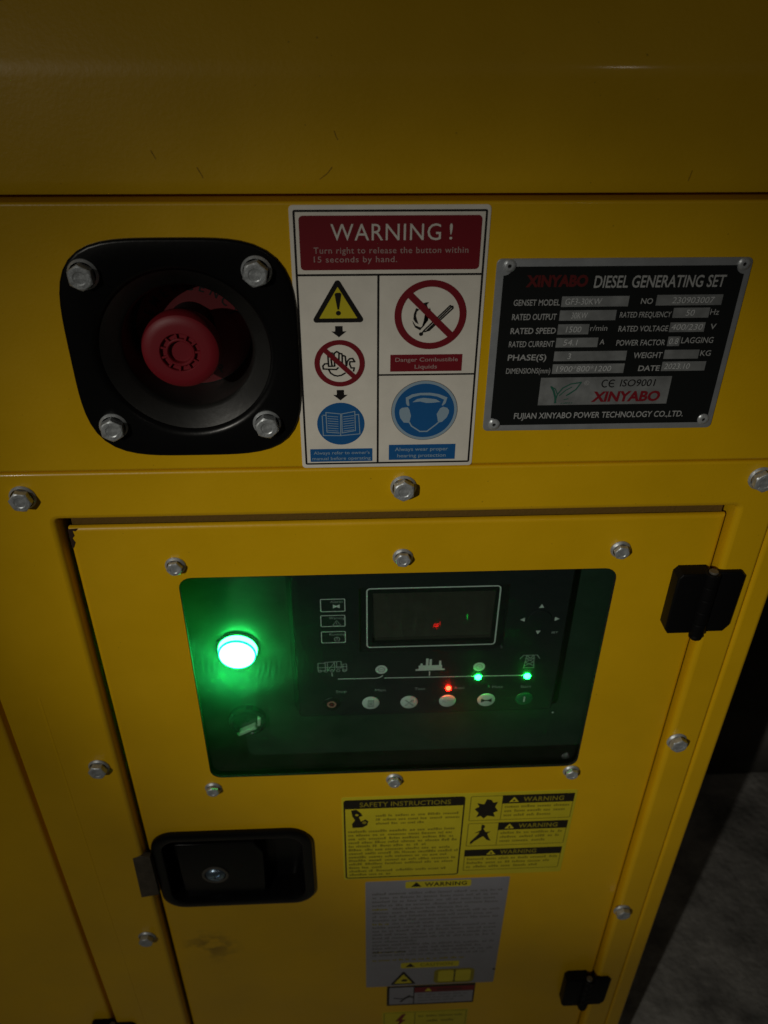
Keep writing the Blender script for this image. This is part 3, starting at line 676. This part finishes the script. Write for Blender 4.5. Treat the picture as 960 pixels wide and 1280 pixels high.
p.P([(108, -636), (110, -630), (106, -624), (110, -621), (108, -616), (114, -618), (116, -611), (120, -612), (122, -616), (126, -615), (124, -622), (127, -628), (123, -630), (125, -636), (118, -634), (115, -638), (112, -634)], 'label_dark', 1)
p.build('fan_pictogram', T)
p = Print(d0, k)
p.disc(115.5, -650.5, 1.8, 'label_dark', 1.1)
p.P([(114, -646.5), (117, -648), (116, -653), (118.5, -658), (123, -657), (120, -660.5), (122, -667), (124, -671), (120.5, -670), (116.5, -664), (113, -667), (109, -671), (105.5, -676), (105, -672), (110, -664), (113, -658), (108, -659), (114, -655)], 'label_dark', 1)
p.build('figure_pictogram', T)

T = empty('notice_label', (80, 8, -842), G, 'grey notice label with yellow warning headings')
mb = MB(); mb.slab(rrect(9.4*k, 147.4*k, -927.0*k, -729.4*k, 1.5, 3), 7.78, 8.05, 'label_grey', 0.1); mb.build('backing', T)
d0 = 7.77
p = Print(d0, k); p.rect(47.6, 110.6, -742.2, -731.2, 'label_yellow', 1, 2); p.text('WARNING', 66, 106.5, -739.8, 6.2, 'label_dark', 2, 0.02, 0, 1.1); p.P([(53, -740), (63, -740), (58, -732.2)], 'label_dark', 2)
p.build('warning_heading', T)
p = Print(d0, k); p.rect(46, 107.8, -890.4, -879, 'label_yellow', 1, 2); p.text('CAUTION', 66.5, 101, -887.4, 5.6, 'label_olive', 2, 0.02, 0, 1.1); p.P([(51, -888), (61, -888), (56, -880.4)], 'label_dark', 2); p.build('caution_heading', T)
p = Print(d0, k); z = -752
for i, f_ in enumerate((1, 1, .96, .98, .7, 1, .95, 1, .6, 1, 1, .97, 1, .4, 1, .9, 1, .94)):
    if i in (4, 8): p.words(16, 33, z, 3.4, 'label_olive', 1); p.words(36, 142, z, 3.6, 'label_greytext', 1, f_)
    else: p.words(16, 142, z, 3.9, 'label_greytext', 1, f_)
    z -= 6.6
p.words(16, 60, -858, 3.2, 'label_olive', 1, .8); p.words(16, 112, -874, 3.6, 'label_olive', 1); p.build('small_print', T)
p = Print(d0, k); p.P(rtri(37.5, 61, -922.5, -899, 1.4), 'label_dark', 1); p.P(rtri(40, 58.5, -921, -903, 0.3), 'label_yellow', 2); p.disc(50.5, -915, 3.4, 'label_dark', 3, 16, 2.6); p.build('hazard_triangle', T)
p = Print(d0, k); p.rect(82, 125.4, -924.6, -895, 'label_olive', 1, 6); p.rect(86.5, 103.2, -921, -898, 'label_yellow', 2, 3); p.rect(105, 121.5, -921, -898, 'label_yellow', 2, 3); p.rect(103.6, 104.6, -922, -897, 'label_dark', 3); p.build('manual_pictogram', T)
p = Print(d0, k); p.disc(146, -899.8, 1.6, 'label_dark', 1, 12); p.build('ink_spot', T)

T = empty('hand_hazard_label', (82, 8, -966), G, 'small grey label with red bar below the notice')
mb = MB(); mb.slab(rrect(31.9*k, 128.3*k, -969.5*k, -927.9*k, 1, 3), 7.62, 8.05, 'label_dark', 0.1); mb.build('backing', T)
p = Print(7.61, k); p.rect(34.6, 61.0, -966.5, -930.0, 'label_grey', 1); p.rect(62.2, 126.6, -966.5, -942.6, 'label_grey', 1); p.rect(62.2, 127.6, -942.0, -931.6, 'print_red', 1)
p.text('WARNING', 86, 114, -940, 5.6, 'label_dark', 2, 0.02); p.P([(73, -940), (81, -940), (77, -933)], 'label_yellow', 2)
p.stroke([(40, -953), (50, -955), (57, -948)], 1.6, 'label_dark', 2); p.stroke([(47, -961), (52, -954), (58, -950), (61, -953)], 2.2, 'label_dark', 2.2)
for i in range(3): p.words(66, 123, -949-i*6.2, 3.4, 'label_greytext', 2, (1, .9, .7)[i])
p.build('print', T)
T = empty('voltage_label', (76, 8, -1015), G, 'yellow electric shock label at the door foot')
mb = MB(); mb.slab(rrect(27.6*k, 124.0*k, -1032*k, -984.6*k, 1, 3), 7.78, 8.05, 'label_yellow', 0.1); mb.build('backing', T)
p = Print(7.77, k); p.rframe(29, 122.6, -1030, -986, 0.9, 'label_olive'); p.rect(63.6, 64.6, -1030, -986.4, 'label_olive', 1.2)
p.P([(50, -990), (42, -1006), (47, -1006), (43, -1020), (54, -1003), (49, -1003), (54, -990)], 'print_red', 2)
p.words(68, 118, -998, 3.6, 'label_olive', 2); p.words(78, 108, -1010, 5, 'label_olive', 2); p.build('print', T)

# ------------------------------------------------------------------ control compartment
T = empty('control_compartment', (30, 38, -480), G, 'shadowed compartment behind the window')
mb = MB(); mb.box(-158, 230, 53, 56, -660, -345, 'mount_glow_tint'); mb.build('mounting_panel', T)
mb = MB()
for a in ((-158, -154, 10.4, 53, -660, -345), (226, 230, 10.4, 53, -660, -345), (-154, 226, 14, 53, -349, -345), (-154, 226, 10.4, 53, -660, -656)): mb.box(*a, 'module_pit')
mb.build('compartment_walls', T)

# controller
T = empty('control_module', (62, 25, -450), G, 'black generator controller with screen, keys and lit status lights')
k = 490/450.0; FD = 40.0  # module, run lamp and key switch scaled about the camera and pushed deeper
MX0, MX1, MZ0, MZ1 = -45.0, 173.3, -544.7, -377.6
mb = MB(); ml = lambda i, d, r: [(x, d, z) for x, z in rrect(MX0+i, MX1-i, MZ0+i, MZ1-i, r)]
SX0, SX1, SZ0, SZ1 = 7.2, 124.4, -470.8, -403.4
me = curve_mesh([rrect(MX0+1.2, MX1-1.2, MZ0+1.2, MZ1-1.2, 3), rrect(SX0, SX1, SZ0, SZ1, 2)]); mb.mesh2d(me, FD, 'module_black'); bpy.data.meshes.remove(me)
mb.loops([ml(1.2, FD, 3), ml(0.3, FD+0.4, 4), ml(0, FD+1.4, 4), ml(-4.5, 53, 6)], 'module_side')
mb.loops([[(x, d, z) for x, z in rrect(SX0+i, SX1-i, SZ0+i, SZ1-i, 2)] for i, d in ((0, FD), (1.2, FD+2.0))], 'module_pit')
mb.build('module_body', T)
mb = MB(); me = curve_mesh([rrect(SX0+1.2, SX1-1.2, SZ0+1.2, SZ1-1.2, 2), rrect(17.7, 113.9, -462.8, -411.0, 0.5)]); mb.mesh2d(me, FD+2, 'module_pit'); bpy.data.meshes.remove(me)
mb.loops([[(x, d, z) for x, z in rrect(17.7, 113.9, -462.8, -411.0, 0.5)] for d in (FD+2, FD+5.6)], 'module_pit')
mb.build('screen_bezel', T)
mb = MB(); mb.add([(17.5, FD+5.2, -463.0), (114.1, FD+5.2, -463.0), (114.1, FD+2.5, -410.8), (17.5, FD+2.5, -410.8)], [(0, 1, 2, 3)], 'lcd'); mb.build('screen', T)
p = Print(FD+2.0); p.rframe(12.8, 117.8, -467.9, -405.6, 1.1, 'module_print', 1, 3.3); p.build('screen_outline', T)
def icon(fn, name, label=None):
    p = Print(FD, k); fn(p); p.build(name, T, label)
def alarm(p): p.rframe(-21.0, -3.2, -391.8, -379.8, 0.6, 'module_print', 1, 1); p.text('Alarm', -14.0, -5.0, -383.6, 2.3, 'module_faint', 1); p.P([(-12, -385), (-9.6, -386.2), (-7.2, -385), (-7.2, -388.6), (-9.6, -387.4), (-12, -388.6)], 'module_print')
def warn(p): p.rframe(-21.3, -3.4, -406.0, -395.0, 0.6, 'module_print', 1, 1); p.text('Warning', -15.2, -3.9, -398.9, 2.2, 'module_faint', 1); p.stroke([(-12.6, -404.8), (-9.7, -400.2), (-6.8, -404.8)], 0.4, 'module_faint', 1, True); p.rect(-9.9, -9.5, -403.8, -401.8, 'module_faint', 1)
def run(p): p.rframe(-21.4, -3.4, -422.0, -410.6, 0.6, 'module_print', 1, 1); p.text('Running', -15.2, -3.9, -414.6, 2.2, 'module_faint', 1); p.ring(-9.8, -418.2, 2.2, 1.6, 'module_faint', 1, 14); p.rect(-11.6, -8.0, -420.4, -419.6, 'module_faint', 1); p.rect(-10.1, -9.5, -419, -416.5, 'module_faint', 1)
icon(alarm, 'status_box'); icon(warn, 'status_box'); icon(run, 'status_box')
def engine(p):
    m = 'module_faint'
    for a in ((-25, -19, -450.5, -442), (-18, -12, -450, -441), (-11, -7, -448, -440.6), (-6.4, -3.0, -451, -443.4)): p.rframe(*a, 0.6, m)
    for i in range(5): p.ring(-23.5+i*4.6, -450.4, 1.5, 1.0, m, 1.2, 12)
    p.stroke([(-25.5, -447), (-3, -446.2)], 0.6, m, 1.3); p.stroke([(-20, -441.5), (-9, -440.8)], 0.6, m, 1.4); p.stroke([(-17, -449), (-12.5, -442)], 0.5, m, 1.5); p.stroke([(-14.6, -452.8), (-14.3, -456)], 0.9, m, 1.2)
icon(engine, 'engine_icon')
def bus(p): m = 'module_print'; p.stroke([(-9.8, -459.3), (18.5, -459.6), (21.5, -459.0), (24.0, -457.0)], 0.75, m); p.stroke([(25.3, -459.6), (135, -461.0)], 0.75, m, 1.1)
icon(bus, 'bus_line')
def breaker(x):
    def f(p): p.disc(x, -450.6, 4.5, 'module_print', 1, 28); p.ring(x, -450.6, 2.7, 2.1, 'module_faint', 2, 20); p.stroke([(x-1.2, -450.6), (x+1.2, -450.6)], 0.5, 'module_faint', 2.1)
    return f
icon(breaker(22.9), 'breaker_key'); icon(breaker(97.4), 'breaker_key')
def factory(p):
    m = 'module_print'; p.rect(49, 71.2, -452.9, -451.2, m)
    for x0, x1, z1 in ((52.5, 54.2, -445.5), (56.6, 58.5, -440.4), (59.2, 61, -441.2), (66.6, 68.2, -443)): p.rect(x0, x1, -451.2, z1, m, 1.2)
    p.rect(51.2, 69.0, -451.2, -447.5, m, 1.4); p.stroke([(59.7, -454.0), (59.7, -458.4)], 0.8, m)
icon(factory, 'factory_icon')
def pylon(p):
    m = 'module_faint'
    for pts in ([(131.6, -453.5), (133, -440)], [(139.6, -453.5), (138.4, -440)], [(128.0, -443.6), (130.4, -440), (141, -440), (143.0, -443.4)], [(132, -443), (139.4, -443)], [(132, -443), (139, -447)], [(139.4, -443), (132, -447)], [(132, -447), (139.4, -451)], [(139, -447), (131.8, -451)], [(131.6, -453), (139.4, -453)], [(133, -440), (135.7, -443), (138.4, -440)]): p.stroke(pts, 0.65, m); 
icon(pylon, 'pylon_icon')
if True:
    for t, x, z in (('Stop', -7.8, -472.9), ('Man', 22.2, -472.6), ('Test', 52.8, -472.4), ('Auto', 83.4, -472.6), ('Mute', 113.4, -472.8), ('Start', 135.6, -473.4)): icon(lambda p: p.text(t, x-4.1, x+4.1, z-1.2, 2.6, 'module_faint', 1), 'key_lettering')
def disk(x, z, r, m, name, extra=None, label=None):
    mb = Print(FD, k); n = 32
    ls = [[((x+rr*math.cos(2*math.pi*i/n))*k, d, (z+rr*math.sin(2*math.pi*i/n))*k) for i in range(n)] for rr, d in ((r+0.6, FD), (r+0.4, FD-0.5), (r, FD-0.8))]
    mb.loops(ls, m, cap1=True); mb.d0 = FD-0.82
    if extra: extra(mb, x, z)
    mb.build(name, T, label)
def stopx(p, x, z): p.ring(x, z, 3.6, 2.1, 'stop_ring', 1, 24); p.disc(x, z, 1.3, 'print_red', 1, 16)
def manx(p, x, z): p.rect(x-2.6, x+2.4, z-4, z+1.5, 'module_faint', 1, 1.2); [p.rect(x-2.4+i*1.3, x-1.5+i*1.3, z, z+4, 'module_faint', 1.2, .4) for i in range(4)]; p.ring(x, z-0.4, 2.0, 1.6, 'module_print', 2, 16)
def testx(p, x, z): p.stroke([(x-3, z+3), (x+3, z-3)], 1.2, 'module_faint', 1); p.stroke([(x+3, z+3), (x-3, z-3)], 0.8, 'module_faint', 1.3); p.ring(x+2.2, z+2, 1.4, .8, 'module_faint', 1.5, 12)
def autox(p, x, z): p.text('AUTO', x-4.2, x+4.2, z-1.2, 2.6, 'module_faint', 1)
def mutex(p, x, z): p.P([(x-4.2, z+2.2), (x-1, z+0.6), (x+1, z+0.6), (x+4.2, z+2.2), (x+4.2, z-2.2), (x+1, z-0.6), (x-1, z-0.6), (x-4.2, z-2.2)], 'module_black', 1)
def startx(p, x, z): p.rect(x-0.55, x+0.55, z-3, z+3, 'module_print', 1, .4)
disk(-15.6, -486.2, 6.4, 'module_pit', 'stop_key', stopx, 'dark key with red ring')
disk(14.9, -486.4, 6.2, 'module_print', 'mode_key', manx); disk(44.9, -486.8, 6.2, 'module_print', 'mode_key', testx); disk(75.0, -486.6, 6.0, 'module_print', 'mode_key', autox); disk(105.6, -486.8, 6.4, 'module_print', 'mode_key', mutex)
disk(135.6, -486.7, 6.2, 'green_key', 'start_key', startx, 'green key with white bar')
def led(x, z, m, r=1.7):
    mb = MB(); mb.lathe([(r, FD), (r, FD-0.7), (r*0.85, FD-1.3), (r*0.5, FD-1.75), (0.1, FD-1.9)], x*k, z*k, m, 20); mb.build('indicator_light', T)
led(75.0, -472.4, 'led_red', 2.2); led(97.4, -461.4, 'led_green', 2.6); led(135.4, -461.8, 'led_green', 2.7); led(106.6, -471.8, 'led_off', 0.8)
mb = Print(FD, k)
mb.lathe([(9.0*k, FD), (8.6*k, FD-0.8), (3, FD-1.1)], 138.7*k, -404.0*k, 'module_black', 28, cap1=True); mb.build('arrow_pad', T)
for dx, dz, a in ((0, 12.6, 0), (12.6, 0, -90), (0, -12.6, 180), (-12.6, 0, 90)):
    p = Print(FD, k); x, z = 138.7+dx, -404.1+dz
    p.P([(x+u*math.cos(R(a))-v*math.sin(R(a)), z+u*math.sin(R(a))+v*math.cos(R(a))) for u, v in ((-1.9, -1.5), (1.9, -1.5), (0, 2.0))], 'module_print', 1); p.build('arrow_key', T)
icon(lambda p: p.text('SET', 148.8, 153.8, -418.3, 1.8, 'module_faint', 1, 0.02), 'key_lettering')
icon(lambda p: p.disc(160.5, -503.7, 0.8, 'module_print', 1, 10), 'screw_dot')

# green run lamp
T = empty('run_lamp', (-92.2, 49, -474.4), G, 'glowing green round indicator lamp')
c = (-92.2, -474.4)
mb = MB(); mb.lathe([(18.1, 53), (18.1, 51.6), (17.5, 50.8), (16.1, 50.4), (15.9, 51)], *c, 'module_side', 44); mb.build('bezel', T)
mb = MB(); mb.lathe([(15.8, 52), (15.5, 45.6)], *c, 'lens_side', 44); mb.lathe([(15.5, 45.6), (15.2, 44.6), (14.3, 44.2)], *c, 'lens_rim', 44); mb.lathe([(14.3, 44.2), (8, 43.6), (0.2, 43.4)], *c, 'lens_core', 44); mb.build('lens', T)
# key switch
T = empty('key_switch', (-91.3, 49, -558), G, 'key switch with the key in it below the green lamp')
c = (-91.3, -558)
mb = MB(); mb.lathe([(16.5, 53), (16.5, 48), (15.7, 47), (13.8, 46.6), (13.0, 47.4), (12.8, 50), (2, 50)], *c, 'module_side', 40); mb.build('barrel', T)
mb = MB(); a = R(29); ca, sa = math.cos(a), math.sin(a)
P = [(-92.0+u*ca-v*sa, -566.5+u*sa+v*ca) for u, v in ((-9.3, -1.7), (9.3, -1.7), (9.3, 1.7), (-9.3, 1.7))]
mb.slab(P, 45.0, 50, 'key_metal', 0.4)
mb.slab([(-82.6, -561.0), (-79.8, -560.0), (-79.0, -551.0), (-81.8, -551.5)], 45.4, 50, 'key_metal', 0.4); mb.build('key', T)
